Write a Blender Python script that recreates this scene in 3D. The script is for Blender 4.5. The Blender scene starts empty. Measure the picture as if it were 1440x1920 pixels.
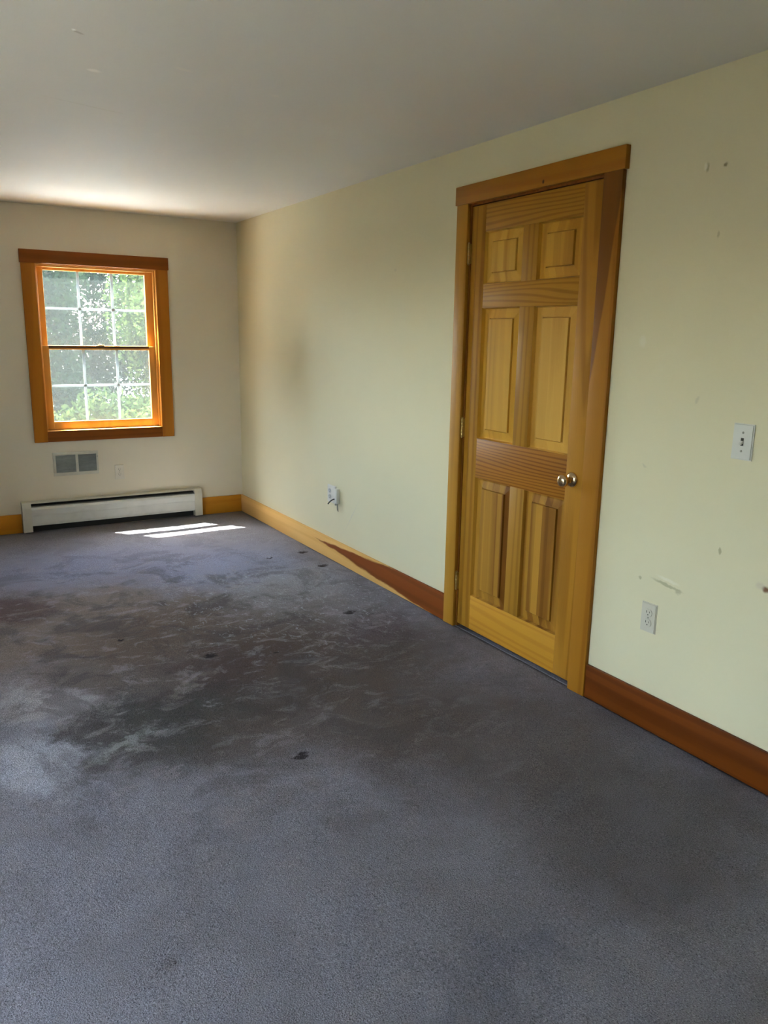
import bpy, bmesh, math, random
import numpy as np
from mathutils import Vector, Matrix

# ------------------------------------------------------------------ camera, sky, sun, exposure
S = bpy.context.scene
C = S.collection
cam_d = bpy.data.cameras.new('camera')
cam = bpy.data.objects.new('camera', cam_d)
C.objects.link(cam)
cam_d.sensor_fit = 'VERTICAL'
cam_d.sensor_height = 36.0
cam_d.lens = 1465.1 / 1920 * 36.0
cam_d.clip_start = 0.05
CR = Vector((0.85954, -0.51081, 0.01631)); CU = Vector((0.09755, 0.19532, 0.97588)); CF = Vector((0.50167, 0.83721, -0.21771))
cam.matrix_world = Matrix(((CR.x, CU.x, -CF.x, -2.2920), (CR.y, CU.y, -CF.y, -6.1492), (CR.z, CU.z, -CF.z, 1.4422), (0, 0, 0, 1)))
S.camera = cam

S.view_settings.view_transform = 'Standard'
S.view_settings.look = 'None'
S.view_settings.gamma = 1
S.view_settings.use_curve_mapping = False
S.view_settings.exposure = 3.0
S.cycles.max_bounces = 14
S.cycles.diffuse_bounces = 8
S.cycles.transparent_max_bounces = 16
S.cycles.caustics_reflective = False
S.cycles.caustics_refractive = False
S.cycles.sample_clamp_indirect = 8
S.cycles.use_denoising = True

SUN_V = Vector((0.31, -0.39, -1.0)).normalized()        # the way the sunlight travels
w = bpy.data.worlds.new('sky'); S.world = w; w.use_nodes = True
wn = w.node_tree.nodes; wl = w.node_tree.links
wn.clear()
sky = wn.new('ShaderNodeTexSky'); sky.sky_type = 'NISHITA'; sky.sun_disc = False
sky.sun_elevation = math.radians(63.5); sky.sun_rotation = math.radians(-38.5)
sky.air_density = 1.0; sky.dust_density = 1.6; sky.ozone_density = 1.2
bg = wn.new('ShaderNodeBackground'); bg.inputs['Strength'].default_value = 1.4
wo = wn.new('ShaderNodeOutputWorld')
hs = wn.new('ShaderNodeHueSaturation'); hs.inputs['Saturation'].default_value = 0.72        # a hazy summer sky
wl.new(sky.outputs[0], hs.inputs['Color']); wl.new(hs.outputs[0], bg.inputs['Color']); wl.new(bg.outputs[0], wo.inputs['Surface'])

sd = bpy.data.lights.new('sun', 'SUN'); sd.energy = 24.0; sd.angle = math.radians(0.6); sd.color = (1.0, 0.96, 0.89)
sun = bpy.data.objects.new('sun', sd); C.objects.link(sun)
sun.location = (-4, 5, 10); sun.rotation_euler = SUN_V.to_track_quat('-Z', 'Y').to_euler()


def portal(loc, direction, sx, sy):
    d = bpy.data.lights.new('window_portal', 'AREA'); d.shape = 'RECTANGLE'; d.size = sx; d.size_y = sy
    d.cycles.is_portal = True
    o = bpy.data.objects.new('window_portal', d); C.objects.link(o)
    o.location = loc; o.rotation_euler = Vector(direction).to_track_quat('-Z', 'Z').to_euler()


# ------------------------------------------------------------------ helpers
def tag(o, label=None, cat=None, group=None, kind=None):
    if label: o['label'] = label
    if cat: o['category'] = cat
    if group: o['group'] = group
    if kind: o['kind'] = kind
    return o


def empty(name, loc=(0, 0, 0), rz=0.0):
    o = bpy.data.objects.new(name, None); C.objects.link(o)
    o.location = loc; o.rotation_euler = (0, 0, rz); o.empty_display_size = 0.05
    return o


def link(name, me, mat, parent=None):
    o = bpy.data.objects.new(name, me); C.objects.link(o)
    if mat is not None and not me.materials: me.materials.append(mat)
    if parent is not None: o.parent = parent
    return o


class MB:
    """Collects shapes and links them as one mesh."""
    def __init__(self): self.bm = bmesh.new()

    def box(self, a, b, bev=0.0, seg=2):
        lo = [min(a[i], b[i]) for i in range(3)]; hi = [max(a[i], b[i]) for i in range(3)]
        vs = [self.bm.verts.new((x, y, z)) for z in (lo[2], hi[2]) for y in (lo[1], hi[1]) for x in (lo[0], hi[0])]
        fs = [(0, 2, 3, 1), (4, 5, 7, 6), (0, 1, 5, 4), (2, 6, 7, 3), (0, 4, 6, 2), (1, 3, 7, 5)]
        ff = [self.bm.faces.new([vs[i] for i in f]) for f in fs]
        if bev > 0:
            es = list({e for f in ff for e in f.edges})
            bmesh.ops.bevel(self.bm, geom=es, offset=bev, segments=seg, profile=0.5, affect='EDGES')
        return self

    def prism(self, pts, axis, t0, t1):
        """extrudes a 2D outline along one axis; pts are the other two coordinates in axis order"""
        def P(p, t):
            if axis == 0: return (t, p[0], p[1])
            if axis == 1: return (p[0], t, p[1])
            return (p[0], p[1], t)
        a = [self.bm.verts.new(P(p, t0)) for p in pts]; b = [self.bm.verts.new(P(p, t1)) for p in pts]
        n = len(pts)
        self.bm.faces.new(a); self.bm.faces.new(b[::-1])
        for i in range(n): self.bm.faces.new((a[i], b[i], b[(i + 1) % n], a[(i + 1) % n]))
        return self

    def lathe(self, prof, origin, axis, n=32):
        """profile of (radius, height) turned round an axis"""
        ax = Vector(axis).normalized(); q = Vector((0, 0, 1)).rotation_difference(ax); o = Vector(origin)
        rings = []
        for r, h in prof:
            if r < 1e-6: rings.append([self.bm.verts.new(o + q @ Vector((0, 0, h)))])
            else: rings.append([self.bm.verts.new(o + q @ Vector((r * math.cos(2 * math.pi * i / n), r * math.sin(2 * math.pi * i / n), h))) for i in range(n)])
        for A, B in zip(rings[:-1], rings[1:]):
            for i in range(n):
                j = (i + 1) % n
                if len(A) == 1 and len(B) == 1: continue
                if len(A) == 1: self.bm.faces.new((A[0], B[j], B[i]))
                elif len(B) == 1: self.bm.faces.new((A[i], A[j], B[0]))
                else: self.bm.faces.new((A[i], A[j], B[j], B[i]))
        return self

    def tube(self, pts, r, n=10):
        pts = [Vector(p) for p in pts]; prev = None
        for k, p in enumerate(pts):
            t = (pts[min(k + 1, len(pts) - 1)] - pts[max(k - 1, 0)]).normalized()
            u = t.cross(Vector((0.3, 0.2, 0.93))).normalized(); v = t.cross(u)
            ring = [self.bm.verts.new(p + r * (u * math.cos(2 * math.pi * i / n) + v * math.sin(2 * math.pi * i / n))) for i in range(n)]
            if prev:
                for i in range(n): self.bm.faces.new((prev[i], prev[(i + 1) % n], ring[(i + 1) % n], ring[i]))
            else: self.bm.faces.new(ring[::-1])
            prev = ring
        self.bm.faces.new(prev)
        return self

    def build(self, name, mat, parent=None, smooth=False):
        bmesh.ops.recalc_face_normals(self.bm, faces=self.bm.faces)
        me = bpy.data.meshes.new(name); self.bm.to_mesh(me); self.bm.free()
        if smooth:
            for p in me.polygons: p.use_smooth = True
            me.set_sharp_from_angle(angle=math.radians(40))
        return link(name, me, mat, parent)


# ------------------------------------------------------------------ materials
class NT:
    def __init__(self, name):
        self.m = bpy.data.materials.new(name); self.m.use_nodes = True
        self.t = self.m.node_tree; self.n = self.t.nodes; self.n.clear()
        self.out = self.n.new('ShaderNodeOutputMaterial')
        self.p = self.n.new('ShaderNodeBsdfPrincipled')
        self.t.links.new(self.p.outputs[0], self.out.inputs['Surface'])

    def L(self, a, b): self.t.links.new(a, b)

    def setin(self, sock, v):
        if isinstance(v, bpy.types.NodeSocket): self.L(v, sock)
        else: sock.default_value = v

    def coord(self, kind='Object'): return self.n.new('ShaderNodeTexCoord').outputs[kind]

    def mapping(self, v, scale=(1, 1, 1), loc=(0, 0, 0), rot=(0, 0, 0)):
        m = self.n.new('ShaderNodeMapping'); self.L(v, m.inputs['Vector'])
        m.inputs['Scale'].default_value = scale; m.inputs['Location'].default_value = loc; m.inputs['Rotation'].default_value = rot
        return m.outputs[0]

    def noise(self, v, scale, detail=3, rough=0.5, dist=0.0, out=0):
        n = self.n.new('ShaderNodeTexNoise'); self.L(v, n.inputs['Vector'])
        n.inputs['Scale'].default_value = scale; n.inputs['Detail'].default_value = detail
        n.inputs['Roughness'].default_value = rough; n.inputs['Distortion'].default_value = dist
        return n.outputs[out]

    def math(self, op, a, b=0.0, c=0.0, clamp=False):
        m = self.n.new('ShaderNodeMath'); m.operation = op; m.use_clamp = clamp
        self.setin(m.inputs[0], a); self.setin(m.inputs[1], b); self.setin(m.inputs[2], c)
        return m.outputs[0]

    def range(self, v, a, b, c=0.0, d=1.0, smooth=True):
        m = self.n.new('ShaderNodeMapRange'); m.interpolation_type = 'SMOOTHSTEP' if smooth else 'LINEAR'
        self.setin(m.inputs['Value'], v)
        for k, x in (('From Min', a), ('From Max', b), ('To Min', c), ('To Max', d)): m.inputs[k].default_value = x
        return m.outputs['Result']

    def mix(self, f, a, b, blend='MIX'):
        m = self.n.new('ShaderNodeMix'); m.data_type = 'RGBA'; m.blend_type = blend
        self.setin(m.inputs[0], f)
        for s, v in ((m.inputs[6], a), (m.inputs[7], b)):
            if isinstance(v, bpy.types.NodeSocket): self.L(v, s)
            else: s.default_value = (*v[:3], 1)
        return m.outputs[2]

    def vmath(self, op, a, b=None):
        m = self.n.new('ShaderNodeVectorMath'); m.operation = op
        self.setin(m.inputs[0], a)
        if b is not None: self.setin(m.inputs[1], b)
        return m.outputs['Value'] if op in ('LENGTH', 'DISTANCE') else m.outputs[0]

    def xyz(self, v):
        s = self.n.new('ShaderNodeSeparateXYZ'); self.L(v, s.inputs[0]); return s.outputs

    def bump(self, h, strength=0.3, dist=0.002, normal=None):
        b = self.n.new('ShaderNodeBump'); self.L(h, b.inputs['Height'])
        b.inputs['Strength'].default_value = strength; b.inputs['Distance'].default_value = dist
        if normal is not None: self.L(normal, b.inputs['Normal'])
        return b.outputs[0]

    def spot(self, co, c, r, rot=0.0, soft=0.5, plane='XY'):
        """a soft elliptical mask at a fixed place on the surface"""
        x, y, z = self.xyz(co)
        a, b = {'XY': (x, y), 'YZ': (y, z)}[plane]
        u = self.math('SUBTRACT', a, c[0]); v = self.math('SUBTRACT', b, c[1])
        cr, sr = math.cos(rot), math.sin(rot)
        uu = self.math('ADD', self.math('MULTIPLY', u, cr / r[0]), self.math('MULTIPLY', v, sr / r[0]))
        vv = self.math('ADD', self.math('MULTIPLY', u, -sr / r[1]), self.math('MULTIPLY', v, cr / r[1]))
        d = self.math('SQRT', self.math('ADD', self.math('MULTIPLY', uu, uu), self.math('MULTIPLY', vv, vv)))
        return self.range(d, 1.0 - soft, 1.0 + soft, 1.0, 0.0)

    def base(self, col): self.setin(self.p.inputs['Base Color'], col if isinstance(col, bpy.types.NodeSocket) else (*col, 1))


def plain(name, col, rough=0.5, metal=0.0, spec=0.5, grime=0.06, bump=0.0):
    g = NT(name); co = g.coord()
    n = g.noise(co, 9.0, 4, 0.6)
    g.base(g.mix(g.range(n, 0.35, 0.75), col, tuple(c * (1 - grime * 2) for c in col)))
    g.p.inputs['Roughness'].default_value = rough; g.p.inputs['Metallic'].default_value = metal
    g.p.inputs['Specular IOR Level'].default_value = spec
    if bump: g.L(g.bump(g.noise(co, 300, 2), 0.3, bump), g.p.inputs['Normal'])
    return g.m


def painted(name, col, marks=(), plane='YZ', vary=0.03, bump=0.0006):
    g = NT(name); co = g.coord()
    n = g.noise(co, 1.3, 3, 0.5)
    c = g.mix(g.range(n, 0.3, 0.7), col, tuple(x * (1 - vary) for x in col))
    wob = g.mapping(g.noise(co, 60, 2, 0.5, out=1), scale=(0.012,) * 3, loc=(-0.006,) * 3)
    cm = g.vmath('ADD', co, wob)
    for (p, r, rot, mc, amt) in marks:
        c = g.mix(g.math('MULTIPLY', g.spot(cm, p, r, rot, 0.5, plane), amt), c, mc)
    g.base(c); g.p.inputs['Roughness'].default_value = 0.62; g.p.inputs['Specular IOR Level'].default_value = 0.35
    h = g.math('ADD', g.noise(co, 170, 3, 0.6), g.math('MULTIPLY', g.noise(co, 6, 2), 2.5))
    g.L(g.bump(h, 0.35, bump), g.p.inputs['Normal'])
    return g.m


def wood(name, light, dark, axis='z', seed=0.0, rings=34.0, contrast=0.55, rough=0.48, stretch=0.05, lin=3.0, strips=0.0, knots=(), heart=None, fine=0.35):
    """varnished pine: stretched growth rings, fine pores, optional knots and a heartwood patch"""
    g = NT(name); co = g.coord()
    k = {'x': 0, 'y': 1, 'z': 2}[axis]
    sc = [1.0, 1.0, 1.0]; sc[k] = stretch
    v = g.mapping(co, scale=tuple(sc), loc=(seed * 1.37, seed * 0.71, seed * 2.11))
    big = g.noise(v, 7.0, 1.5, 0.4, 0.2)
    cx, cy, cz = g.xyz(co)
    cross = g.math('ADD', cx, cy) if axis == 'z' else cz
    big = g.math('ADD', big, g.math('MULTIPLY', cross, lin))
    ring = g.math('SINE', g.math('MULTIPLY', big, rings))
    ring = g.range(ring, -0.2, 1.0)
    sc2 = [1.0, 1.0, 1.0]; sc2[k] = 0.02
    v2 = g.mapping(co, scale=tuple(sc2), loc=(seed, seed, seed))
    pores = g.noise(v2, 420, 2, 0.7)
    broad = g.noise(v, 3.2, 2, 0.5)
    f = g.math('ADD', g.math('MULTIPLY', ring, contrast * 0.75), g.math('MULTIPLY', g.range(broad, 0.3, 0.7), contrast * 0.5))
    f = g.math('ADD', f, g.math('MULTIPLY', g.range(pores, 0.45, 0.8), fine * 0.5), clamp=True)
    if strips:                     # glued up from narrow boards of different tone
        wnz = g.n.new('ShaderNodeTexWhiteNoise'); wnz.noise_dimensions = '1D'
        g.L(g.math('FLOOR', g.math('ADD', g.math('MULTIPLY', cross, 24.0), g.math('ADD', seed, g.math('MULTIPLY', g.noise(v, 2.0, 1), 0.3)))), wnz.inputs['W'])
        f = g.math('ADD', f, g.math('MULTIPLY', g.math('SUBTRACT', wnz.outputs['Value'], 0.45), strips), clamp=True)
    c = g.mix(f, light, dark)
    if heart is not None:
        mask, hc = heart(g, co)
        c = g.mix(mask, c, g.mix(f, hc, tuple(x * 0.55 for x in hc)))
    for (p, r, pl) in knots:
        c = g.mix(g.spot(co, p, (r, r * 1.25), 0, 0.5, pl), c, (0.06, 0.02, 0.006))
    g.base(c)
    g.p.inputs['Roughness'].default_value = rough
    g.p.inputs['Specular IOR Level'].default_value = 0.16; g.p.inputs['Coat Weight'].default_value = 0.0; g.p.inputs['Coat Roughness'].default_value = 0.25
    g.L(g.bump(g.math('ADD', ring, pores), 0.12, 0.0006), g.p.inputs['Normal'])
    return g.m


PL = (0.44, 0.208, 0.020); PD = (0.21, 0.078, 0.007)          # pine, light and dark grain
YL = (0.57, 0.300, 0.036); YD = (0.36, 0.158, 0.015)             # yellower boards
OL = (0.50, 0.215, 0.045); OD = (0.27, 0.09, 0.015)           # orange boards
RL = (0.27, 0.085, 0.022); RD = (0.13, 0.035, 0.008)          # reddish heartwood

WALL = (0.66, 0.60, 0.395)
wall_marks = [((-4.338, 2.000), (0.006, 0.014), 0, (0.38, 0.34, 0.20), 0.9), ((-4.331, 2.004), (0.006, 0.012), 0, (0.74, 0.70, 0.54), 0.8),
              ((-4.406, 2.000), (0.008, 0.006), 0, (0.22, 0.18, 0.09), 0.9),
              ((-4.405, 1.786), (0.004, 0.011), 0, (0.42, 0.37, 0.23), 0.7), ((-4.541, 0.756), (0.005, 0.012), 0, (0.35, 0.30, 0.17), 0.8),
              ((-4.217, 0.572), (0.007, 0.007), 0, (0.36, 0.32, 0.18), 0.7), ((-4.340, 0.577), (0.060, 0.0055), 0.12, (0.36, 0.33, 0.19), 0.75),
              ((-4.345, 0.597), (0.045, 0.006), 0.1, (0.74, 0.70, 0.56), 0.6), ((-4.392, 0.566), (0.012, 0.009), -0.5, (0.42, 0.37, 0.23), 0.8),
              ((-4.721, 0.672), (0.013, 0.010), 0, (0.16, 0.06, 0.025), 0.95), ((-4.70, 0.678), (0.014, 0.012), 0, (0.50, 0.42, 0.33), 0.5),
              ((-4.132, 1.445), (0.014, 0.020), 0, (0.72, 0.67, 0.53), 0.5), ((-4.391, 1.252), (0.006, 0.014), 0.4, (0.53, 0.48, 0.33), 0.7),
              ((-2.40, 1.80), (0.012, 0.008), 0, (0.55, 0.50, 0.36), 0.6), ((-4.19, 0.995), (0.012, 0.004), 0.5, (0.52, 0.47, 0.33), 0.6),
              ((-1.93, 0.34), (0.11, 0.003), -0.9, (0.52, 0.49, 0.42), 0.5)]
M_wallR = painted('cream wall paint', WALL, wall_marks)
M_wall = painted('cream wall paint plain', (0.67, 0.61, 0.475))
M_ceil = painted('ceiling paint', (0.70, 0.68, 0.625), [((-1.792, -3.515), (0.006, 0.009), 0, (0.95, 0.95, 0.9), 1.0), ((-1.775, -3.50), (0.018, 0.006), 0.5, (0.42, 0.39, 0.32), 0.6),
                 ((-1.671, -3.170), (0.022, 0.014), 0.2, (0.88, 0.85, 0.78), 0.75), ((-1.60, -2.72), (0.15, 0.006), 0.25, (0.55, 0.52, 0.43), 0.35),
                 ((-1.42, -3.35), (0.035, 0.010), 0.3, (0.76, 0.72, 0.63), 0.6), ((-1.05, -3.25), (0.03, 0.009), 0.3, (0.76, 0.72, 0.63), 0.5)], 'XY')
M_ext = painted('outside siding', (0.55, 0.55, 0.52))
M_white = plain('white enamel', (0.62, 0.62, 0.57), 0.35)
M_cream = plain('cream enamel', (0.58, 0.56, 0.47), 0.4)
M_plate = plain('ivory plastic', (0.54, 0.50, 0.40), 0.35, grime=0.02)
M_plate2 = plain('white plastic', (0.60, 0.59, 0.53), 0.35, grime=0.02)
M_slot = plain('dark slot', (0.03, 0.028, 0.02), 0.7)
M_screw = plain('screw metal', (0.32, 0.31, 0.26), 0.4, 0.7)
M_black = plain('black rubber', (0.015, 0.015, 0.017), 0.5)
M_fin = plain('aluminium fins', (0.10, 0.10, 0.095), 0.6, 0.4)
M_strip = plain('brown weatherstrip', (0.09, 0.05, 0.022), 0.7)  # dark colour for the shadow line of the meeting rail
M_dark = plain('dark inside', (0.02, 0.02, 0.018), 0.8)
M_vent = plain('grey louvre paint', (0.27, 0.29, 0.285), 0.5, grime=0.1)
M_brass = plain('polished brass', (0.78, 0.60, 0.36), 0.16, 1.0, grime=0.05)
M_brass2 = plain('worn brass hinge', (0.50, 0.34, 0.11), 0.35, 0.9, grime=0.2)
M_bark = wood('tree bark', (0.16, 0.12, 0.08), (0.05, 0.04, 0.03), 'z', 3, rough=0.9)
M_lawn = plain('lawn', (0.016, 0.022, 0.009), 0.9, grime=0.3, bump=0.01)

W_stile = wood('pine stile', PL, PD, 'z', 1.0, rings=30)
W_stile2 = wood('pine lock stile', (0.450, 0.206, 0.0216), (0.220, 0.082, 0.0072), 'z', 7.0, rings=44)
W_mull = wood('pine mullion', (0.40, 0.195, 0.022), (0.23, 0.095, 0.010), 'z', 2.2, rings=34, contrast=0.6)
W_rail = wood('pine rail', PL, PD, 'y', 4.0, rings=42, contrast=0.6, stretch=0.12, lin=7.0)
W_lock = wood('pine lock rail', (0.390, 0.154, 0.0156), (0.170, 0.050, 0.0042), 'y', 9.0, rings=40, contrast=0.75, stretch=0.10, lin=9.0)
W_brail = wood('pine bottom rail', (0.550, 0.264, 0.0270), (0.380, 0.149, 0.0120), 'y', 5.0, rings=40, contrast=0.5)
W_panel = [wood('pine panel %s' % 'abcdef'[i], l, d, 'z', 11.0 + 1.7 * i, rings=30, contrast=c, lin=0.9 + 0.3 * (i % 3), strips=0.45 if i < 4 else 0.9)
           for i, (l, d, c) in enumerate([((0.62, 0.355, 0.055), YD, 0.4), (YL, YD, 0.6), (YL, YD, 0.35), ((0.58, 0.32, 0.058), YD, 0.45), ((0.46, 0.23, 0.03), (0.17, 0.06, 0.006), 0.6), ((0.44, 0.215, 0.028), (0.18, 0.065, 0.006), 0.6)])]
W_cas = wood('pine casing', (0.430, 0.206, 0.0228), (0.250, 0.096, 0.0084), 'z', 14.0, rings=20, contrast=0.5)


def heart_case(g, co):      # darker heartwood in the upper part of the near side board
    x, y, z = g.xyz(co)
    nz = g.noise(g.mapping(co, scale=(1, 1, 0.3)), 9, 2)
    e = g.math('ADD', g.math('MULTIPLY', g.math('SUBTRACT', 1.95, z), 0.13), g.math('MULTIPLY', g.math('SUBTRACT', nz, 0.5), 0.03))
    yy = g.math('ADD', y, 3.993)
    return g.math('MULTIPLY', g.range(g.math('SUBTRACT', yy, e), -0.003, 0.006), g.range(z, 0.9, 1.3)), (0.20, 0.072, 0.009)


W_cas2 = wood('pine casing with heartwood', (0.380, 0.158, 0.0144), (0.210, 0.069, 0.0054), 'z', 15.0, rings=24, contrast=0.5, heart=heart_case)
W_head = wood('pine head casing', (0.380, 0.154, 0.0132), (0.230, 0.075, 0.0054), 'y', 16.0, rings=20, contrast=0.4, knots=[((-3.572, 2.068), 0.006, 'YZ')])
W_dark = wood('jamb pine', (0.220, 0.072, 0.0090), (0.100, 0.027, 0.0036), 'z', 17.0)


def heart_base(g, co):      # the heartwood tongue in the long baseboard
    x, y, z = g.xyz(co)
    nz = g.math('MULTIPLY', g.math('SUBTRACT', g.noise(g.mapping(co, scale=(1, 0.25, 1)), 22, 3, 0.6), 0.5), 0.03)
    t = g.math('SUBTRACT', -1.42, y)
    half = g.math('MULTIPLY', t, 0.058)
    cen = g.math('ADD', 0.092, g.math('MULTIPLY', t, -0.012))
    d = g.math('SUBTRACT', half, g.math('ABSOLUTE', g.math('SUBTRACT', z, g.math('ADD', cen, nz))))
    return g.range(d, -0.004, 0.008), (0.24, 0.062, 0.012)


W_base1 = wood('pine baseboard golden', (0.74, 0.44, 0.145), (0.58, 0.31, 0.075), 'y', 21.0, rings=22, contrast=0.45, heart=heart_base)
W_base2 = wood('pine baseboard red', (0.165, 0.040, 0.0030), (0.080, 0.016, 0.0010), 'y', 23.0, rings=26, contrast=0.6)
W_base3 = wood('pine baseboard orange', (0.550, 0.240, 0.0210), (0.400, 0.144, 0.0108), 'x', 25.0, rings=18, contrast=0.4)
W_win = wood('window pine', (0.440, 0.163, 0.0132), (0.260, 0.082, 0.0060), 'z', 27.0, rings=20, contrast=0.45)
W_winh = wood('window head pine', (0.240, 0.072, 0.0084), (0.140, 0.038, 0.0042), 'x', 29.0, rings=20, contrast=0.45)
W_sash = wood('sash pine', (0.62, 0.325, 0.075), (0.42, 0.19, 0.035), 'z', 31.0, rings=16, contrast=0.35)


def carpet():
    g = NT('slate plush carpet'); co = g.coord()
    wob = g.mapping(g.noise(co, 4.0, 6, 0.68, out=1), scale=(0.62,) * 3, loc=(-0.31,) * 3)
    cw = g.vmath('ADD', co, wob)
    base = (0.258, 0.247, 0.278)
    c = g.mix(g.range(g.noise(co, 2.2, 5, 0.62, 0.4), 0.38, 0.66), base, (0.219, 0.206, 0.224))
    soil_and_skylight = [((-1.75, -2.15), (0.75, 0.66), 0.2, (0.216, 0.152, 0.102), 0.80), ((-1.1, -2.55), (0.75, 0.50), 0.3, (0.126, 0.082, 0.054), 0.78),
            ((-0.75, -3.15), (0.65, 0.45), -0.2, (0.089, 0.059, 0.038), 0.84), ((-1.55, -3.35), (0.40, 0.36), 0.4, (0.075, 0.065, 0.057), 0.95),
            ((-1.0, -3.7), (0.5, 0.35), 0, (0.098, 0.065, 0.042), 0.73), ((-0.5, -4.1), (0.55, 0.40), 0.2, (0.094, 0.063, 0.045), 0.67),
            ((-0.45, -4.7), (0.5, 0.35), 0.2, (0.080, 0.060, 0.049), 0.56), ((-1.25, -3.05), (0.32, 0.20), 0.3, (0.084, 0.049, 0.042), 0.67),
            ((-1.98, -1.75), (0.22, 0.25), 0.3, (0.080, 0.040, 0.035), 0.78), ((-0.35, -2.9), (0.28, 0.18), 0.3, (0.111, 0.077, 0.086), 0.67),
            ((-1.98, -3.02), (0.15, 0.26), 0.7, (0.420, 0.385, 0.385), 0.85), ((-2.06, -3.48), (0.15, 0.22), 0.1, (0.440, 0.440, 0.480), 0.85),
            ((-1.60, -2.95), (0.10, 0.28), 1.1, (0.159, 0.123, 0.102), 0.56), ((-1.775, -3.454), (0.07, 0.05), 0.4, (0.360, 0.370, 0.350), 0.75), ((-1.62, -3.30), (0.16, 0.20), 0.5, (0.070, 0.065, 0.057), 0.7), ((-1.42, -3.10), (0.05, 0.16), -0.8, (0.270, 0.230, 0.202), 0.7), ((-1.86, -3.32), (0.12, 0.07), 0.9, (0.076, 0.065, 0.059), 0.7),
            ((-1.15, -4.95), (0.13, 0.10), 0.4, (0.150, 0.150, 0.182), 0.55), ((-1.36, -5.0), (0.15, 0.09), 0.3, (0.155, 0.155, 0.178), 0.5),
            ((-0.65, -1.55), (0.5, 0.35), 0.4, (0.266, 0.289, 0.414), 0.50), ((-0.55, -2.1), (0.42, 0.30), 0.6, (0.324, 0.324, 0.341), 0.45),
            ((-1.2, -1.15), (0.8, 0.42), 0, (0.262, 0.270, 0.400), 0.40)]  # bluish patches towards the far wall: skylight put into the colour
    for (p, r, rot, mc, amt) in soil_and_skylight:
        c = g.mix(g.math('MULTIPLY', g.spot(cw, p, r, rot, 0.55), amt), c, mc)
    # lighter scuffed nap in the worn zone, darker trodden blots
    zone = g.spot(cw, (-1.25, -2.5), (1.2, 1.50), 0, 0.75)
    nap = g.range(g.noise(g.mapping(co, scale=(1, 1.6, 1), rot=(0, 0, 0.6)), 6.0, 7, 0.74, 1.0), 0.50, 0.66)
    c = g.mix(g.math('MULTIPLY', g.math('MULTIPLY', nap, zone), 0.62), c, (0.340, 0.300, 0.310))
    blot = g.range(g.noise(g.mapping(co, rot=(0, 0, 1.2), loc=(3, 1, 0)), 3.4, 6, 0.66, 0.8), 0.48, 0.62)
    c = g.mix(g.math('MULTIPLY', g.math('MULTIPLY', blot, zone), 0.66), c, (0.066, 0.053, 0.050))
    edge = g.spot(cw, (-0.6, -2.3), (0.7, 0.75), 0.7, 0.4)
    scr = g.range(g.noise(g.mapping(co, scale=(1.6, 1, 1), rot=(0, 0, 0.25), loc=(1, 5, 0)), 16.0, 5, 0.7, 1.4), 0.55, 0.66)
    c = g.mix(g.math('MULTIPLY', g.math('MULTIPLY', scr, edge), 0.6), c, (0.42, 0.42, 0.45))
    sm = g.vmath('ADD', co, g.mapping(g.noise(co, 45, 4, 0.7, out=1), scale=(0.075,) * 3, loc=(-0.0375,) * 3))
    for (p, r) in DENTS:
        c = g.mix(g.math('MULTIPLY', g.spot(sm, p, (r * 0.8, r * 0.55), 0.4, 0.45), 0.95), c, (0.018, 0.009, 0.009))
    fleck = g.noise(co, 260, 2, 0.7)
    c = g.mix(g.range(fleck, 0.54, 0.72), c, g.mix(1.0, c, (1.75, 1.75, 1.8), 'MULTIPLY'))
    c = g.mix(g.range(fleck, 0.47, 0.31), c, g.mix(1.0, c, (0.38, 0.38, 0.40), 'MULTIPLY'))
    pull = g.range(g.noise(g.mapping(co, scale=(1, 2.2, 1), rot=(0, 0, 0.5)), 26, 4, 0.65, 1.2), 0.60, 0.70)
    c = g.mix(g.math('MULTIPLY', pull, 0.22), c, (0.088, 0.088, 0.105))
    g.base(c); g.p.inputs['Roughness'].default_value = 1.0; g.p.inputs['Specular IOR Level'].default_value = 0.1
    g.p.inputs['Sheen Weight'].default_value = 0.06; g.p.inputs['Sheen Roughness'].default_value = 0.6
    h = g.math('ADD', g.math('MULTIPLY', fleck, 1.0), g.math('MULTIPLY', g.noise(co, 90, 3, 0.7), 0.9))
    h = g.math('ADD', h, g.math('MULTIPLY', g.noise(g.mapping(co, scale=(1, 1.7, 1)), 14, 4, 0.6, 0.6), 1.6))
    g.L(g.bump(h, 0.9, 0.009), g.p.inputs['Normal'])
    return g.m


DENTS = [((-1.231, -2.838), 0.040), ((-1.239, -3.850), 0.034), ((-0.102, -1.410), 0.045), ((-0.122, -1.765), 0.045), ((-0.391, -2.631), 0.042),
         ((-0.364, -1.454), 0.025), ((-1.613, -4.621), 0.006), ((-1.90, -4.56), 0.006), ((-0.95, -2.95), 0.016), ((-1.55, -2.45), 0.02)]
M_carpet = carpet()


def glass_mat():
    g = NT('window glass'); g.n.remove(g.p)
    tr = g.n.new('ShaderNodeBsdfTransparent'); tr.inputs[0].default_value = (0.93, 0.96, 0.95, 1)
    gl = g.n.new('ShaderNodeBsdfGlossy'); gl.inputs['Roughness'].default_value = 0.02
    fr = g.n.new('ShaderNodeFresnel'); fr.inputs[0].default_value = 1.45
    mx = g.n.new('ShaderNodeMixShader')
    geo = g.n.new('ShaderNodeNewGeometry')            # same reflectance on both faces of the thin pane
    g.L(g.math('ADD', g.math('MULTIPLY', geo.outputs['Backfacing'], 1 / 1.45 - 1.45), 1.45), fr.inputs[0])
    g.L(fr.outputs[0], mx.inputs[0]); g.L(tr.outputs[0], mx.inputs[1]); g.L(gl.outputs[0], mx.inputs[2]); g.L(mx.outputs[0], g.out.inputs['Surface'])
    return g.m


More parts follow.
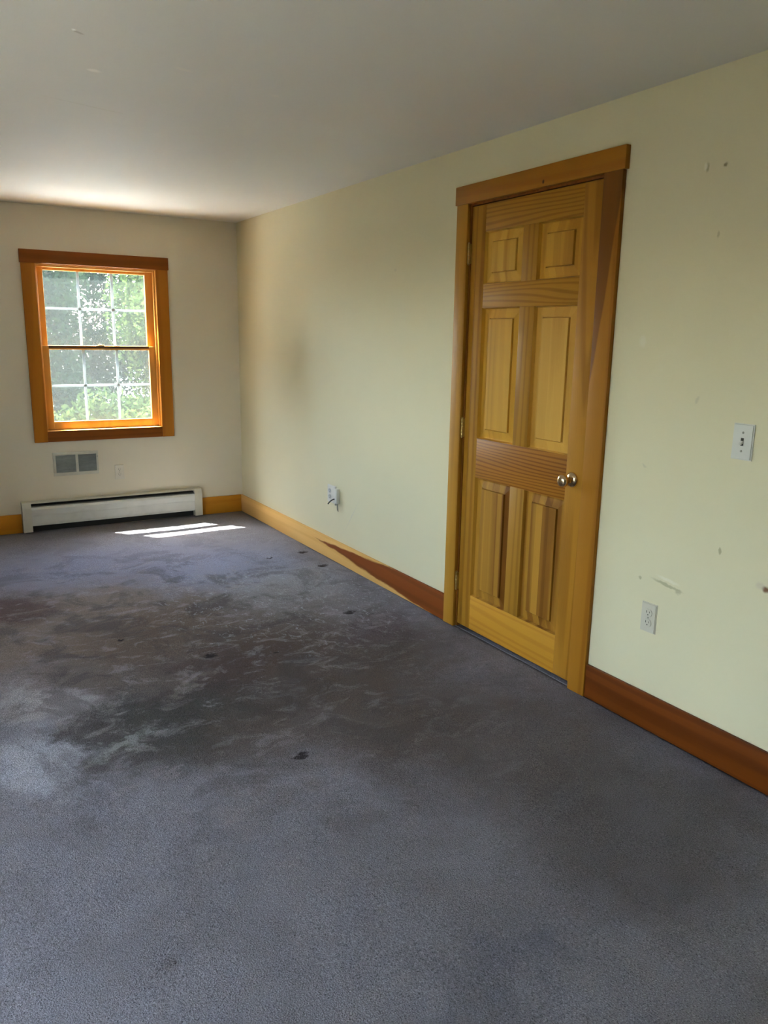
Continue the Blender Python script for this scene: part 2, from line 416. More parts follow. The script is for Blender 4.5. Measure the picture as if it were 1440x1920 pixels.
def veil_mat(name, col, see, trans=0.5):
    """thin matter that lets part of the light straight through (insect mesh, vinyl, leaves)"""
    g = NT(name); g.n.remove(g.p)
    df = g.n.new('ShaderNodeBsdfDiffuse'); tl = g.n.new('ShaderNodeBsdfTranslucent')
    for b in (df, tl): b.inputs[0].default_value = (*col, 1)
    m1 = g.n.new('ShaderNodeMixShader'); m1.inputs[0].default_value = trans
    g.L(df.outputs[0], m1.inputs[1]); g.L(tl.outputs[0], m1.inputs[2])
    if see > 0:
        tr = g.n.new('ShaderNodeBsdfTransparent'); m2 = g.n.new('ShaderNodeMixShader'); m2.inputs[0].default_value = see
        g.L(m1.outputs[0], m2.inputs[1]); g.L(tr.outputs[0], m2.inputs[2]); g.L(m2.outputs[0], g.out.inputs['Surface'])
    else: g.L(m1.outputs[0], g.out.inputs['Surface'])
    return g.m


M_glass = glass_mat()
M_screen = veil_mat('insect mesh', (0.055, 0.058, 0.056), 0.80)
M_grille = veil_mat('white vinyl grille', (0.50, 0.52, 0.52), 0.0, 0.35)


def leaf_mat(name, a, b, seed):
    g = NT(name); g.n.remove(g.p); co = g.mapping(g.coord(), loc=(seed, seed, 0))
    c = g.mix(g.range(g.noise(co, 3.5, 3, 0.6), 0.35, 0.65), a, b)
    df = g.n.new('ShaderNodeBsdfDiffuse'); tl = g.n.new('ShaderNodeBsdfTranslucent')
    g.L(c, df.inputs[0]); g.L(c, tl.inputs[0])
    m1 = g.n.new('ShaderNodeMixShader'); m1.inputs[0].default_value = 0.5
    g.L(df.outputs[0], m1.inputs[1]); g.L(tl.outputs[0], m1.inputs[2]); g.L(m1.outputs[0], g.out.inputs['Surface'])
    return g.m


# ------------------------------------------------------------------ room shell
H = 2.30
XL = -3.90; YB = -8.2; TW = 0.16

# carpeted floor: gently uneven, with the dents left by furniture
nx, ny = 196, 411
X, Y = np.meshgrid(np.linspace(XL, 0.0, nx), np.linspace(YB, 0.0, ny), indexing='ij')
Z = 0.0022 * np.sin(X * 3.1 + Y * 1.7) * np.sin(Y * 2.3 - X) + 0.0012 * np.sin(X * 9 + 2 * np.sin(Y * 5)) - 0.003
Z += 0.006 * np.exp(-((X - (-0.9 + 0.12 * np.sin(Y * 2))) ** 2) / 0.008) * np.exp(-((Y + 5.0) ** 2) / 0.12)
for (p, r) in DENTS: Z -= 0.010 * np.exp(-((X - p[0]) ** 2 + (Y - p[1]) ** 2) / (r * r))
Z -= 0.004 * np.exp(-(X + 0.0) ** 2 / 0.004)
verts = np.stack([X, Y, Z], -1).reshape(-1, 3)
idx = np.arange(nx * ny).reshape(nx, ny)
faces = np.stack([idx[:-1, :-1], idx[1:, :-1], idx[1:, 1:], idx[:-1, 1:]], -1).reshape(-1, 4)
# a solid slab: skirt and underside
me = bpy.data.meshes.new('floor')
rim = list(idx[:, 0]) + list(idx[-1, 1:]) + list(idx[-2::-1, -1]) + list(idx[0, -2:0:-1])
low0 = len(verts); low = verts[rim].copy(); low[:, 2] = -0.18
fl = [tuple(int(i) for i in f) for f in faces]; n = len(rim)
fl += [(int(rim[(i + 1) % n]), int(rim[i]), low0 + i, low0 + (i + 1) % n) for i in range(n)] + [tuple(range(low0 + n - 1, low0 - 1, -1))]
me.from_pydata([tuple(v) for v in np.concatenate([verts, low])], [], fl)
for p in me.polygons: p.use_smooth = p.index < len(faces)
fo = link('floor', me, M_carpet); tag(fo, kind='structure')

MB().box((XL - TW, YB - TW, H), (TW, TW, H + 0.16)).build('ceiling', M_ceil)['kind'] = 'structure'


def wall_with_hole(name, mat, axis, t0, t1, a0, a1, hole=None):
    """axis 0: slab spans x from t0 to t1 and runs along y; axis 1: the reverse; hole = (b0, b1, z0, z1)"""
    m = MB()
    def bx(p0, p1, z0, z1):
        if p1 - p0 < 1e-4 or z1 - z0 < 1e-4: return
        if axis == 0: m.box((t0, p0, z0), (t1, p1, z1))
        else: m.box((p0, t0, z0), (p1, t1, z1))
    if hole:
        b0, b1, z0, z1 = hole
        bx(a0, b0, -0.18, H); bx(b1, a1, -0.18, H); bx(b0, b1, -0.18, z0); bx(b0, b1, z1, H)
    else: bx(a0, a1, -0.18, H)
    o = m.build(name, mat); tag(o, kind='structure'); return o


WX = -1.068                                             # middle of the far window
WH, WZ0, WZ1 = 0.4375, 0.715, 1.925
wall_with_hole('wall_back', M_wall, 1, 0.0, TW, XL - TW, TW, (WX - WH, WX + WH, WZ0, WZ1))
DY0, DY1, DZ = -3.900, -3.062, 2.050                     # doorway in the right wall
wall_with_hole('wall_right', M_wallR, 0, 0.0, TW, YB, 0.0, (DY0 - 0.02, DY1 + 0.02, -0.18, DZ + 0.02))
LW = -3.0; LC = 0.22                # further windows, outside the picture
PD0, PD1, PDZ = -4.90, -4.28, 2.03                           # unseen glazed door in the left wall, added for more skylight
m = MB()
for (a, b, c, e) in ((YB, PD0, -0.18, H), (PD0, PD1, PDZ, H), (PD1, LW - LC - 0.02, -0.18, H), (LW - LC - 0.02, LW + LC + 0.02, -0.18, WZ0), (LW - LC - 0.02, LW + LC + 0.02, WZ1, H), (LW + LC + 0.02, 0, -0.18, H)):
    m.box((XL - TW, a, c), (XL, b, e))
m.box((XL - TW, PD0, -0.18), (XL, PD1, -0.002))
tag(m.build('wall_left', M_wall), kind='structure')
wall_with_hole('wall_front', M_wall, 1, YB - TW, YB, XL - TW, TW)


def baseboard(name, mat, lo, hi):
    tag(MB().box(lo, hi, 0.003, 2).build(name, mat, smooth=True), kind='structure')


BH = 0.138; BT = 0.016
baseboard('baseboard_right', W_base1, (-BT, -2.976, -0.004), (0, 0, BH))
baseboard('baseboard_right', W_base2, (-BT, YB, -0.004), (0, -3.994, BH))
baseboard('baseboard_back', W_base3, (-0.366, -BT, -0.004), (-BT, 0, BH))
baseboard('baseboard_back', W_base3, (XL, -BT, -0.004), (-1.706, 0, BH))
baseboard('baseboard_left', W_base1, (XL, YB, -0.004), (XL + BT, PD0 - 0.10, BH))
baseboard('baseboard_left', W_base1, (XL, PD1 + 0.10, -0.004), (XL + BT, -BT, BH))
baseboard('baseboard_front', W_base3, (XL + BT, YB, -0.004), (-BT, YB + BT, BH))

# roof overhang outside the far wall
ev = MB(); ev.box((XL - TW - 0.4, TW, 2.44), (TW + 0.4, 0.32, 2.60)); ev.box((XL - TW - 0.4, -0.2, 2.46), (TW + 0.4, TW, 2.60))
tag(ev.build('trim_3', M_ext), kind='structure')


# ------------------------------------------------------------------ windows
def make_window(name, loc, rz, wpl, wpd, CI=0.4175, cols=3):
    """local frame: x along the wall, +y towards the outside, z up; the room side of the wall is y = 0"""
    r = empty(name, loc, rz); tag(r, kind='structure')
    T = 0.019; CO = CI + 0.0915; ZB = 0.656; ZI = 0.735; ZH = 1.911; ZT = 2.000
    # interior trim boards
    m = MB(); m.box((-CO - 0.006, -T - 0.005, ZH), (CO + 0.006, 0, ZT), 0.002); m.build('head_casing', wpd, r, True)
    for s in (-1, 1):
        m = MB(); m.box((s * CI, -T, ZB), (s * CO, 0, ZH), 0.002); m.build('side_casing', wpl, r, True)
    m = MB(); m.box((-CI, -T + 0.001, ZB + 0.001), (CI, 0, ZI), 0.002); m.build('apron', wpd, r, True)
    # jamb liner and sill
    m = MB(); J = 0.02
    m.box((-CI - J + 0.001, 0, ZI - J), (-CI, TW, ZH + 0.013)); m.box((CI, 0, ZI - J), (CI + J - 0.001, TW, ZH + 0.013)); m.box((-CI, 0, ZH - 0.006), (CI, TW, ZH + 0.013))
    m.build('jamb', W_sash, r, True)
    m = MB(); m.prism([(-T + 0.002, ZI), (0.09, ZI + 0.006), (TW + 0.03, ZI - 0.012), (TW + 0.03, ZI - 0.03), (0, ZI - 0.019), (-T + 0.002, ZI - 0.001)], 0, -CI, CI)
    m.build('window_sill', W_sash, r)
    m = MB()
    for s in (-1, 1): m.box((s * (CI - 0.013), 0.018, ZI + 0.003), (s * CI, 0.040, ZH - 0.006), 0.003)
    m.box((-CI + 0.013, 0.018, ZH - 0.020), (CI - 0.013, 0.040, ZH - 0.006), 0.003)
    m.build('stop', W_sash, r, True)
    # two sashes, each with a pane and a three by two grille
    for nm, y0, y1, z0, z1, rb, rt in (('lower_sash', 0.042, 0.074, ZI + 0.006, 1.345, 0.056, 0.027), ('upper_sash', 0.080, 0.112, 1.318, ZH - 0.007, 0.030, 0.030)):
        SO = CI - 0.003; SI = CI - 0.0595
        m = MB()
        for s in (-1, 1): m.box((s * SI, y0, z0), (s * SO, y1, z1), 0.003)
        m.box((-SI, y0, z0), (SI, y1, z0 + rb), 0.003); m.box((-SI, y0, z1 - rt), (SI, y1, z1), 0.003)
        sash = m.build(nm, W_sash, r, True)
        ym = (y0 + y1) / 2; g0, g1 = z0 + rb, z1 - rt
        m = MB(); m.box((-SI - 0.004, ym - 0.002, g0 - 0.004), (SI + 0.004, ym + 0.002, g1 + 0.004)); m.build('glass_pane', M_glass, sash)
        m = MB(); zc = (g0 + g1) / 2
        for k in range(1, cols):
            gx = -SI + 2 * SI * k / cols; m.box((gx - 0.009, ym + 0.003, g0), (gx + 0.009, ym + 0.009, g1))
        m.box((-SI, ym + 0.0035, zc - 0.009), (SI, ym + 0.0085, zc + 0.009))
        m.build('grille', M_grille, sash)
        if nm == 'lower_sash':
            m = MB(); m.box((-0.03, y0 + 0.004, z1), (0.03, y0 + 0.026, z1 + 0.006), 0.002); m.lathe([(0, 0), (0.011, 0), (0.011, 0.010), (0, 0.012)], (0, y0 + 0.015, z1 + 0.005), (0, 0, 1), 16)
            m.box((-0.004, y0 - 0.006, z1 + 0.007), (0.026, y0 + 0.012, z1 + 0.013), 0.002)
            MB().box((-SI, y0 - 0.002, z1 - 0.014), (SI, y0 + 0.002, z1 + 0.001)).build('shade_strip', M_strip, sash)  # shadow line on the meeting rail, made as a dark strip
            m.build('sash_lock', M_brass2, sash, True)
    # screen outside
    m = MB(); m.box((-CI + 0.004, 0.128, ZI), (CI - 0.004, 0.1285, ZH - 0.01)); sc = m.build('insect_screen', M_screen, r)
    m = MB()
    for s in (-1, 1): m.box((s * (CI - 0.016), 0.122, ZI), (s * (CI - 0.001), 0.134, ZH - 0.008))
    m.box((-CI + 0.016, 0.122, ZI), (CI - 0.016, 0.134, ZI + 0.015)); m.box((-CI + 0.016, 0.122, ZH - 0.023), (CI - 0.016, 0.134, ZH - 0.008))
    m.build('screen_frame', M_white, sc)
    return r


make_window('window_1', (WX, 0, 0), 0, W_win, W_winh)
make_window('window_2', (XL, LW, 0), math.pi / 2, W_win, W_winh, LC, 2)
zc = (WZ0 + WZ1) / 2
portal((WX, TW + 0.02, zc), (0, -1, 0), 0.86, 1.2)
portal((XL - TW - 0.02, LW, zc), (1, 0, 0), 2 * LC + 0.04, 1.2)
portal((XL - TW - 0.02, (PD0 + PD1) / 2, PDZ / 2), (1, 0, 0), PD1 - PD0, PDZ)

# unseen sliding door added in the left wall to let in skylight (local frame as for the windows)
pd = empty('added_glass_door', (XL, (PD0 + PD1) / 2, 0), math.pi / 2); tag(pd, kind='structure')
hw = (PD1 - PD0) / 2
m = MB()
for q in (-1, 1): m.box((q * hw, 0, 0), (q * (hw - 0.03), TW, PDZ))
m.box((-hw + 0.03, 0, PDZ - 0.03), (hw - 0.03, TW, PDZ)); m.box((-hw + 0.03, 0, -0.002), (hw - 0.03, TW, 0.025)); m.build('frame', M_white, pd)
for q in (-1, 1): MB().box((q * hw, -0.019, -0.004), (q * (hw + 0.085), 0, PDZ), 0.002).build('side_casing', W_win, pd, True)
MB().box((-hw - 0.09, -0.022, PDZ), (hw + 0.09, 0, PDZ + 0.085), 0.002).build('head_casing', W_winh, pd, True)
for x0, x1, y0 in ((-hw + 0.03, 0.03, 0.04), (-0.03, hw - 0.03, 0.09)):
    m = MB(); m.box((x0, y0, 0.025), (x0 + 0.06, y0 + 0.035, PDZ - 0.03)); m.box((x1 - 0.06, y0, 0.025), (x1, y0 + 0.035, PDZ - 0.03))
    m.box((x0 + 0.06, y0, 0.025), (x1 - 0.06, y0 + 0.035, 0.11)); m.box((x0 + 0.06, y0, PDZ - 0.09), (x1 - 0.06, y0 + 0.035, PDZ - 0.03))
    p = m.build('sliding_panel', M_white, pd)
    MB().box((x0 + 0.055, y0 + 0.015, 0.105), (x1 - 0.055, y0 + 0.020, PDZ - 0.085)).build('glass_pane', M_glass, p)

# ------------------------------------------------------------------ door and its trim
t = empty('trim_1', (0, 0, 0)); tag(t, kind='structure')
CT = 0.019
MB().box((-CT, -2.977, -0.006), (0, DY1, DZ), 0.002).build('side_casing', W_cas, t, True)
MB().box((-CT, -3.993, -0.006), (0, DY0, DZ), 0.002).build('side_casing', W_cas2, t, True)
MB().box((-CT - 0.004, -4.004, DZ), (0, -2.968, 2.131), 0.002).build('head_casing', W_head, t, True)
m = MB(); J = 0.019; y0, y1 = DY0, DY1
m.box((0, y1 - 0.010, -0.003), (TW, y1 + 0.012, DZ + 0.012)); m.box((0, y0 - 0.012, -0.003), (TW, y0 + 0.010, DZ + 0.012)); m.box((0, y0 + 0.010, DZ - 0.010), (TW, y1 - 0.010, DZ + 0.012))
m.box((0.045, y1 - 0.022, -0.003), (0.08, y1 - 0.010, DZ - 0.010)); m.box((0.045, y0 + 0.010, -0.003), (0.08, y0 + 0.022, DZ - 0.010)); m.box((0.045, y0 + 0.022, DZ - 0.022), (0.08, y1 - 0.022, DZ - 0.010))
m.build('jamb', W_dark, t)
# unseen closet added behind the door to keep daylight out of its gap
m = MB(); m.box((0.001, DY0 - 0.018, -0.18), (TW, DY1 + 0.018, -0.004)); m.box((TW, -4.25, -0.18), (1.35, -2.75, -0.004)); tag(m.build('floor', M_carpet), kind='structure')
m = MB(); m.box((TW, -4.35, -0.18), (1.35, -4.25, H)); m.box((TW, -2.75, -0.18), (1.35, -2.65, H)); m.box((1.35, -4.35, -0.18), (1.45, -2.65, H)); tag(m.build('wall_added_closet', M_wall), kind='structure')
tag(MB().box((TW, -4.35, H), (1.45, -2.65, H + 0.16)).build('ceiling', M_ceil), kind='structure')
DT = 0.035
SY0, SY1 = -3.887, -3.075                 # lock edge, hinge edge
SZ0, SZ1 = 0.014, 2.036
d = empty('door_1', (0, 0, 0)); tag(d, kind='structure')
stl = (SY1 - 0.100, SY0 + 0.100)         # inner edges of the stiles: -3.175, -3.787
MB().box((0.001, stl[0], SZ0), (DT, SY1, SZ1), 0.0015).build('stile', W_stile, d, True)
MB().box((0.001, SY0, SZ0), (DT, stl[1], SZ1), 0.0015).build('stile', W_stile2, d, True)
MU = (-3.437, -3.533)
RZ = [(0.014, 0.190, W_brail), (0.790, 0.980, W_lock), (1.582, 1.690, W_rail), (1.918, 2.036, W_rail)]
for z0, z1, mt in RZ: MB().box((0.0012, stl[1], z0), (DT, stl[0], z1), 0.0008).build('rail', mt, d, True)
for a, b in ((0.190, 0.790), (0.980, 1.582), (1.690, 1.918)):
    MB().box((0.0014, MU[1], a), (DT, MU[0], b), 0.0008).build('mullion', W_mull, d, True)


def raised_panel(ya, yb, z0, z1, mat):
    """sticking, flat ground, bevel, small step and a raised field"""
    m = MB().bm if False else bmesh.new()
    prof = [(0.000, 0.0016), (0.0010, 0.0060), (0.0035, 0.0140), (0.0040, 0.0175), (0.010, 0.0180), (0.0445, 0.0125), (0.0460, 0.0165), (0.0480, 0.0165), (0.0490, 0.0065), (0.0500, 0.0055)]
    rings = []
    for ins, x in prof:
        rings.append([m.verts.new((x, y, z)) for y, z in ((ya - ins, z0 + ins), (yb + ins, z0 + ins), (yb + ins, z1 - ins), (ya - ins, z1 - ins))])
    for A, B in zip(rings[:-1], rings[1:]):
        for i in range(4): m.faces.new((A[i], A[(i + 1) % 4], B[(i + 1) % 4], B[i]))
    m.faces.new(rings[-1])
    back = [m.verts.new((0.028, v.co.y, v.co.z)) for v in rings[0]]
    for i in range(4): m.faces.new((rings[0][i], back[i], back[(i + 1) % 4], rings[0][(i + 1) % 4]))
    m.faces.new(back[::-1])
    bmesh.ops.recalc_face_normals(m, faces=m.faces)
    me = bpy.data.meshes.new('raised_panel'); m.to_mesh(me); m.free()
    return link('raised_panel', me, mat, d)


k = 0
for z0, z1 in ((1.690, 1.918), (0.980, 1.582), (0.190, 0.790)):
    raised_panel(stl[0], MU[0], z0, z1, W_panel[k]); k += 1
    raised_panel(MU[1], stl[1], z0, z1, W_panel[k]); k += 1

KY, KZ = -3.826, 0.884
kb = MB().lathe([(0, 0.000), (0.0325, 0.0), (0.0325, 0.003), (0.030, 0.008), (0.022, 0.013), (0.0135, 0.016), (0.0115, 0.020), (0.0115, 0.030), (0.014, 0.033), (0.021, 0.038), (0.0262, 0.046), (0.0275, 0.053),
                 (0.0262, 0.060), (0.020, 0.0665), (0.010, 0.0695), (0, 0.070)], (0.001, KY, KZ), (-1, 0, 0), 40).build('door_knob', M_brass, d, True)
MB().box((0.002, SY0 - 0.0005, KZ - 0.028), (0.026, SY0 + 0.001, KZ + 0.028)).build('latch_plate', M_brass, d)
for z in (0.24, 1.02, 1.83):
    m = MB(); hy = SY1 + 0.0045
    for q in range(5):
        a = z - 0.044 + q * 0.0177
        m.lathe([(0, a), (0.0058, a), (0.0062, a + 0.001), (0.0062, a + 0.0158), (0.0058, a + 0.0168), (0, a + 0.0168)], (-0.0075, hy + 0.004, 0), (0, 0, 1), 14)
    m.lathe([(0, z + 0.044), (0.0045, z + 0.045), (0.005, z + 0.049), (0, z + 0.052)], (-0.0075, hy + 0.004, 0), (0, 0, 1), 12)
    m.lathe([(0, z - 0.052), (0.005, z - 0.049), (0.0045, z - 0.045), (0, z - 0.044)], (-0.0075, hy + 0.004, 0), (0, 0, 1), 12)
    m.box((-0.006, SY1 + 0.001, z - 0.044), (0.012, SY1 + 0.0025, z + 0.044))
    m.build('hinge', M_brass2, d, True)


# ------------------------------------------------------------------ baseboard heater
h = empty('baseboard_heater', (-1.036, 0, 0)); tag(h, 'long low white metal baseboard heater on the floor beneath the window', 'heater')
HX = 0.668; EC = 0.062
MB().box((-HX + 0.003, -0.006, 0.004), (HX - 0.003, -0.0005, 0.228), 0.0015).build('back_panel', M_cream, h, True)
m = MB(); m.prism([(-0.004, 0.2285), (-0.048, 0.2225), (-0.052, 0.2165), (-0.050, 0.2155), (-0.046, 0.2200), (-0.004, 0.2255)], 0, -HX + EC, HX - EC); m.build('top_hood', M_cream, h)
m = MB(); m.prism([(-0.064, 0.052), (-0.067, 0.070), (-0.069, 0.172), (-0.060, 0.188), (-0.050, 0.190), (-0.050, 0.188), (-0.059, 0.186), (-0.067, 0.171), (-0.065, 0.070), (-0.056, 0.050)], 0, -HX + EC, HX - EC)
m.build('front_cover', M_white, h)
m = MB(); m.prism([(-0.0695, 0.124), (-0.0705, 0.127), (-0.0705, 0.132), (-0.0695, 0.135), (-0.068, 0.1295)], 0, -HX + EC, HX - EC); m.build('cover_rib', M_white, h)
m = MB(); m.prism([(-0.012, 0.207), (-0.046, 0.199), (-0.046, 0.197), (-0.012, 0.203)], 0, -HX + EC, HX - EC); m.build('damper', M_dark, h)
m = MB()
for i in range(150):
    x = -HX + EC + 0.004 + i * (2 * (HX - EC) - 0.008) / 149
    m.box((x - 0.0004, -0.052, 0.075), (x + 0.0004, -0.010, 0.150))
m.build('fins', M_fin, h)
MB().tube([(-HX + 0.02, -0.03, 0.112), (HX - 0.02, -0.03, 0.112)], 0.0105, 14).build('copper_pipe', plain('copper', (0.5, 0.22, 0.12), 0.4, 1.0), h, True)
for s in (-1, 1):
    m = MB(); a, b = sorted((s * HX, s * (HX - EC)))
    m.prism([(-0.001, 0.231), (-0.050, 0.225), (-0.066, 0.200), (-0.072, 0.178), (-0.071, 0.008), (-0.001, 0.008)], 0, a, b)
    bmesh.ops.bevel(m.bm, geom=list(m.bm.edges), offset=0.002, segments=2, affect='EDGES')
    m.build('end_cap', M_cream, h, True)
MB().box((-HX + EC, -0.018, 0.002), (HX - EC, -0.008, 0.060)).build('under_plate', M_dark, h)

# ------------------------------------------------------------------ wall vent under the window
v = empty('wall_vent', (-1.303, 0, 0.487)); tag(v, 'white framed wall vent with two grey louvred panels under the window', 'vent')
m = MB(); a, b = 0.160, 0.088
m.box((-a, -0.008, 0.066), (a, 0, b), 0.002); m.box((-a, -0.008, -b), (a, 0, -0.064), 0.002)
m.box((-a, -0.008, -0.064), (-0.141, 0, 0.066), 0.002); m.box((0.146, -0.008, -0.064), (a, 0, 0.066), 0.002)
m.box((-0.002, -0.008, -0.064), (0.017, 0, 0.066), 0.002)
m.build('frame', M_cream, v, True)
for x0, x1 in ((-0.141, -0.002), (0.017, 0.146)):
    m = MB(); m.box((x0, -0.001, -0.064), (x1, 0, 0.066))
    for q in range(11):
        z = -0.061 + q * 0.0118
        m.prism([(-0.0065, z), (-0.0015, z + 0.0075), (-0.0015, z + 0.0088), (-0.0065, z + 0.0012)], 0, x0, x1)
    m.build('louvre_panel', M_vent, v)
m = MB(); m.box((0.151, -0.014, 0.040), (0.155, -0.008, 0.052), 0.001); m.build('damper_lever', M_vent, v, True)


# ------------------------------------------------------------------ outlets and switch (local frame: x along the wall, -y into the room)
def receptacle(mat, parent, cx, cz):
    for s in (-1, 1):
        c = cz + s * 0.0195
        pts = []
        for i in range(28):
            th = 2 * math.pi * i / 28; pts.append((cx + 0.0172 * math.cos(th), c + max(-0.0142, min(0.0142, 0.0172 * math.sin(th)))))
        f = MB().prism(pts, 1, -0.0085, -0.004).build('receptacle', mat, parent)
        MB().box((cx - 0.0082, -0.0088, c - 0.001), (cx - 0.0058, -0.0084, c + 0.008)).build('slot', M_slot, f)
        MB().box((cx + 0.0056, -0.0088, c), (cx + 0.0076, -0.0084, c + 0.007)).build('slot', M_slot, f)
        MB().lathe([(0, 0), (0.0026, 0), (0, 0.0003)], (cx, -0.0086, c - 0.0075), (0, -1, 0), 12).build('ground_hole', M_slot, f)


def cover(w_, h_, mat, parent, dep=0.0062):
    m = MB(); m.prism([(-w_ / 2, -h_ / 2), (w_ / 2, -h_ / 2), (w_ / 2, h_ / 2), (-w_ / 2, h_ / 2)], 1, -dep, 0)
    es = [e for e in m.bm.edges if abs(e.verts[0].co.y + dep) < 1e-5 and abs(e.verts[1].co.y + dep) < 1e-5]
    bmesh.ops.bevel(m.bm, geom=es, offset=0.0035, segments=3, affect='EDGES')
    return m.build('cover_plate', mat, parent, True)


def outlet(loc, rz, label, mat, name='wall_outlet'):
    o = empty(name, loc, rz); tag(o, label, 'outlet')
    cover(0.070, 0.114, mat, o)
    receptacle(mat, o, 0, 0)
    MB().lathe([(0, 0), (0.0032, 0), (0.0028, 0.0012), (0, 0.0016)], (0, -0.0062, 0), (0, -1, 0), 14).build('screw', M_screw, o, True)
    return o


RW = math.pi * 1.5            # faces -x, standing on the right wall (local +x runs towards the camera)
outlet((0, -4.276, 0.432), -math.pi / 2, 'ivory duplex outlet low on the right wall, beneath a long scuff mark', M_plate)
outlet((-0.992, 0, 0.399), 0, 'faint wall-coloured duplex outlet beside the vent, above the heater', plain('painted over plastic', (0.64, 0.60, 0.50), 0.5, grime=0.02))

s = empty('light_switch', (0, -4.581, 1.132), -math.pi / 2); tag(s, 'white toggle light switch on the right wall, right of the door', 'switch')
cover(0.074, 0.117, M_plate2, s, 0.0070)
MB().box((-0.0052, -0.0074, -0.0125), (0.0052, -0.0064, 0.0125)).build('toggle_slot', M_slot, s)
m = MB(); m.prism([(-0.0068, -0.004), (-0.0068, 0.0035), (-0.0175, -0.002), (-0.0180, -0.006), (-0.0165, -0.0085)], 0, -0.004, 0.004); m.build('toggle', M_plate2, s)
for z in (-0.030, 0.030): MB().lathe([(0, 0), (0.0038, 0), (0.0034, 0.0014), (0, 0.0018)], (0, -0.0070, z), (0, -1, 0), 14).build('screw', M_screw, s, True)

# plate with connectors and a stub of cable, on the right wall towards the far corner
o = empty('cable_outlet', (0, -1.660, 0.436), -math.pi / 2); tag(o, 'white double wall plate with black cable stub, between far corner and door', 'outlet')
cover(0.116, 0.116, M_plate2, o, 0.007)
receptacle(plain('grey plastic', (0.42, 0.44, 0.43), 0.4), o, -0.023, 0)
m = MB(); m.box((0.074, -0.024, -0.046), (0.108, 0, 0.050), 0.003); m.build('junction_box', M_plate2, o, True)
MB().lathe([(0, 0), (0.0055, 0), (0.0055, 0.012), (0.003, 0.013), (0, 0.013)], (0.088, -0.018, -0.046), (0, -0.4, -1), 12).build('connector', M_screw, o, True)
MB().tube([(0.078, -0.020, -0.018), (0.074, -0.030, -0.020), (0.070, -0.042, -0.026), (0.066, -0.055, -0.038), (0.060, -0.062, -0.050)], 0.0042, 10).build('cable_stub', M_black, o, True)
m = MB(); m.tube([(0.100, -0.012, -0.045), (0.101, -0.012, -0.065), (0.103, -0.011, -0.085), (0.102, -0.010, -0.098)], 0.0022, 8); m.tube([(0.094, -0.012, -0.045), (0.092, -0.012, -0.07), (0.093, -0.011, -0.092)], 0.0022, 8)
m.build('loose_wires', M_screw, o, True)


# ------------------------------------------------------------------ outdoors
tag(MB().box((-30, 0.3, -0.9), (30, 40, -0.6)).build('ground', M_lawn), kind='structure')
tag(MB().box((-30, -30, -0.9), (30, 0.3, -0.6)).build('ground', M_lawn), kind='structure')
tag(MB().box((-7, 0.3, -0.62), (5, 3.6, -0.56)).build('ground', plain('pale patio slab', (0.42, 0.42, 0.42), 0.8, grime=0.08)), kind='structure')
tag(MB().box((-7.5, -6.5, -0.62), (XL - TW - 0.02, -2.0, -0.56)).build('ground', plain('pale bounce slab', (0.52, 0.50, 0.45), 0.8, grime=0.08)), kind='structure')  # unseen pale slab, added to bounce sunlight up into the room


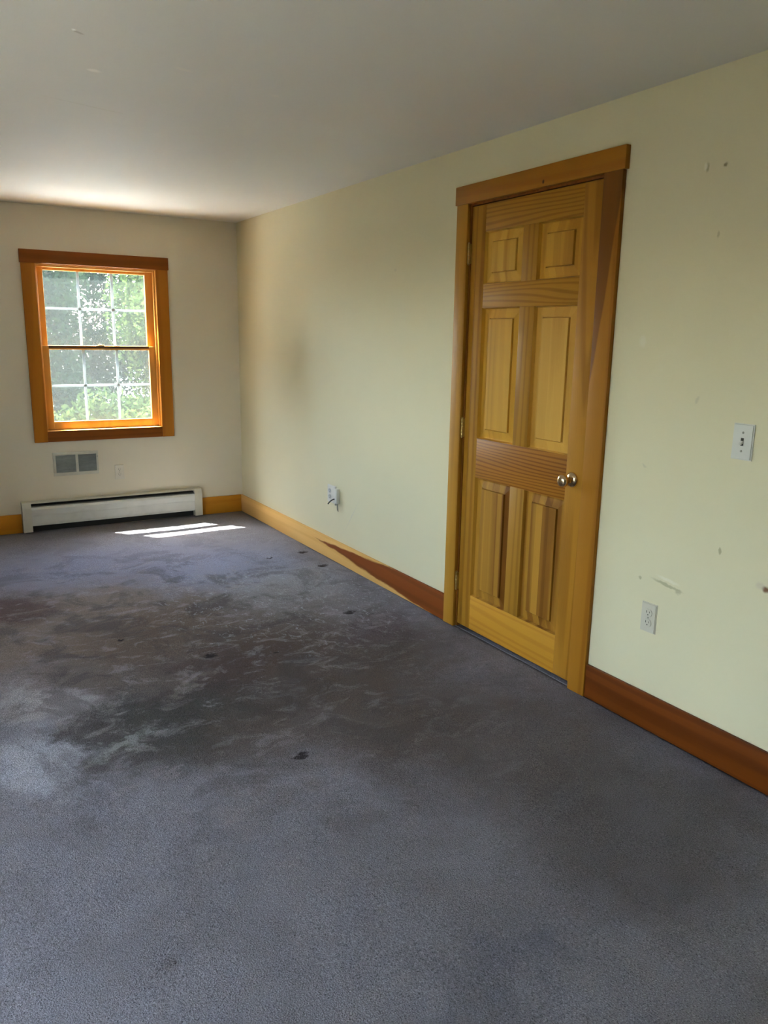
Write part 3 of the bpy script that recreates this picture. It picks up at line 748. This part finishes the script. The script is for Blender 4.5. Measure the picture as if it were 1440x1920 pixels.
def leafy(name, label, loc, rad, hz, count, ca, cb, seed, bare=False, size=1.0, group=None):
    rng = np.random.default_rng(seed)
    r = empty(name, loc); tag(r, label, 'tree' if 'tree' in name else 'bush', group)
    u = rng.normal(size=(count, 3)); u /= np.linalg.norm(u, axis=1)[:, None]
    rr = rng.uniform(0.25, 1.0, count) ** 0.45
    lob = 1 + 0.22 * np.sin(u[:, 0] * 5 + seed) * np.sin(u[:, 2] * 6 + 2 * seed) + 0.15 * np.sin(u[:, 1] * 9 + seed)
    c = u * (rr * lob)[:, None] * np.array(rad) + np.array([0, 0, hz])
    c = c[c[:, 2] > 0.05]; n_ = len(c)
    a = rng.normal(size=(n_, 3)); a /= np.linalg.norm(a, axis=1)[:, None]
    b = np.cross(a, rng.normal(size=(n_, 3))); b /= np.linalg.norm(b, axis=1)[:, None]
    s_ = size * rng.uniform(0.035, 0.075, n_)[:, None]
    v4 = np.stack([c - a * s_, c - b * s_ * 0.45, c + a * s_, c + b * s_ * 0.45], 1).reshape(-1, 3)
    me_ = bpy.data.meshes.new('foliage'); me_.from_pydata(v4.tolist(), [], np.arange(4 * n_).reshape(-1, 4).tolist())
    link('foliage', me_, leaf_mat('leaves ' + str(seed), ca, cb, seed), r)
    if bare: return r
    m = MB(); m.tube([(0, 0, -0.02), (0.05, 0.02, hz * 0.5), (0.0, 0.05, hz), (0.1, 0, hz * 1.3)], 0.09)
    for q in range(5):
        th = q * 1.3 + seed
        m.tube([(0.02, 0.02, hz * 0.5 + q * 0.15), (rad[0] * 0.4 * math.cos(th), rad[1] * 0.4 * math.sin(th), hz * 0.9 + q * 0.15), (rad[0] * 0.8 * math.cos(th), rad[1] * 0.8 * math.sin(th), hz * 1.15 + q * 0.15)], 0.03, 8)
    m.build('trunk', M_bark, r, True)
    return r


G1 = (0.020, 0.038, 0.012); G2 = (0.042, 0.062, 0.016); G3 = (0.012, 0.025, 0.014)
leafy('leafy_tree', 'dark green leafy tree outside, filling the left panes of the window', (-1.05, 7.6, -0.6), (1.25, 1.2, 2.2), 2.3, 20000, G3, G1, 1)
leafy('leafy_tree', 'sunlit yellow green leafy tree outside, filling the right panes of the window', (2.05, 7.9, -0.6), (1.25, 1.2, 2.1), 2.2, 20000, G1, G2, 2)
leafy('leafy_tree', 'tall pale green tree outside, seen through gaps behind the nearer two trees', (0.5, 11.5, -0.6), (3.6, 1.6, 2.7), 2.8, 60000, G1, G3, 3)
leafy('leafy_bush', 'low light green bush outside, across the bottom panes of the window', (0.40, 5.6, -0.6), (1.2, 0.55, 0.62), 0.6, 6000, G1, G2, 4, True)

# unseen belt of leaves on the left, added to block the low sky
rng = np.random.default_rng(9); n_ = 26000
th = rng.uniform(math.radians(118), math.radians(178), n_); rad_ = rng.uniform(8.5, 10.0, n_)
top = 5.7 + 0.35 * np.sin(th * 23) + 0.2 * np.sin(th * 57)
c = np.stack([WX + rad_ * np.cos(th), rad_ * np.sin(th), -0.6 + rng.uniform(0, 1, n_) * (top + 0.6)], 1)
a = rng.normal(size=(n_, 3)); a /= np.linalg.norm(a, axis=1)[:, None]
b = np.cross(a, rng.normal(size=(n_, 3))); b /= np.linalg.norm(b, axis=1)[:, None]
s_ = rng.uniform(0.09, 0.16, n_)[:, None]
v4 = np.stack([c - a * s_, c - b * s_ * 0.6, c + a * s_, c + b * s_ * 0.6], 1).reshape(-1, 3)
me_ = bpy.data.meshes.new('sky_block_belt'); me_.from_pydata(v4.tolist(), [], np.arange(4 * n_).reshape(-1, 4).tolist())
tb = link('sky_block_belt', me_, leaf_mat('leaves 9', G3, G1, 9)); tag(tb, 'unseen dark belt of leaves outside, added to block low sky light', 'trees', kind='stuff')
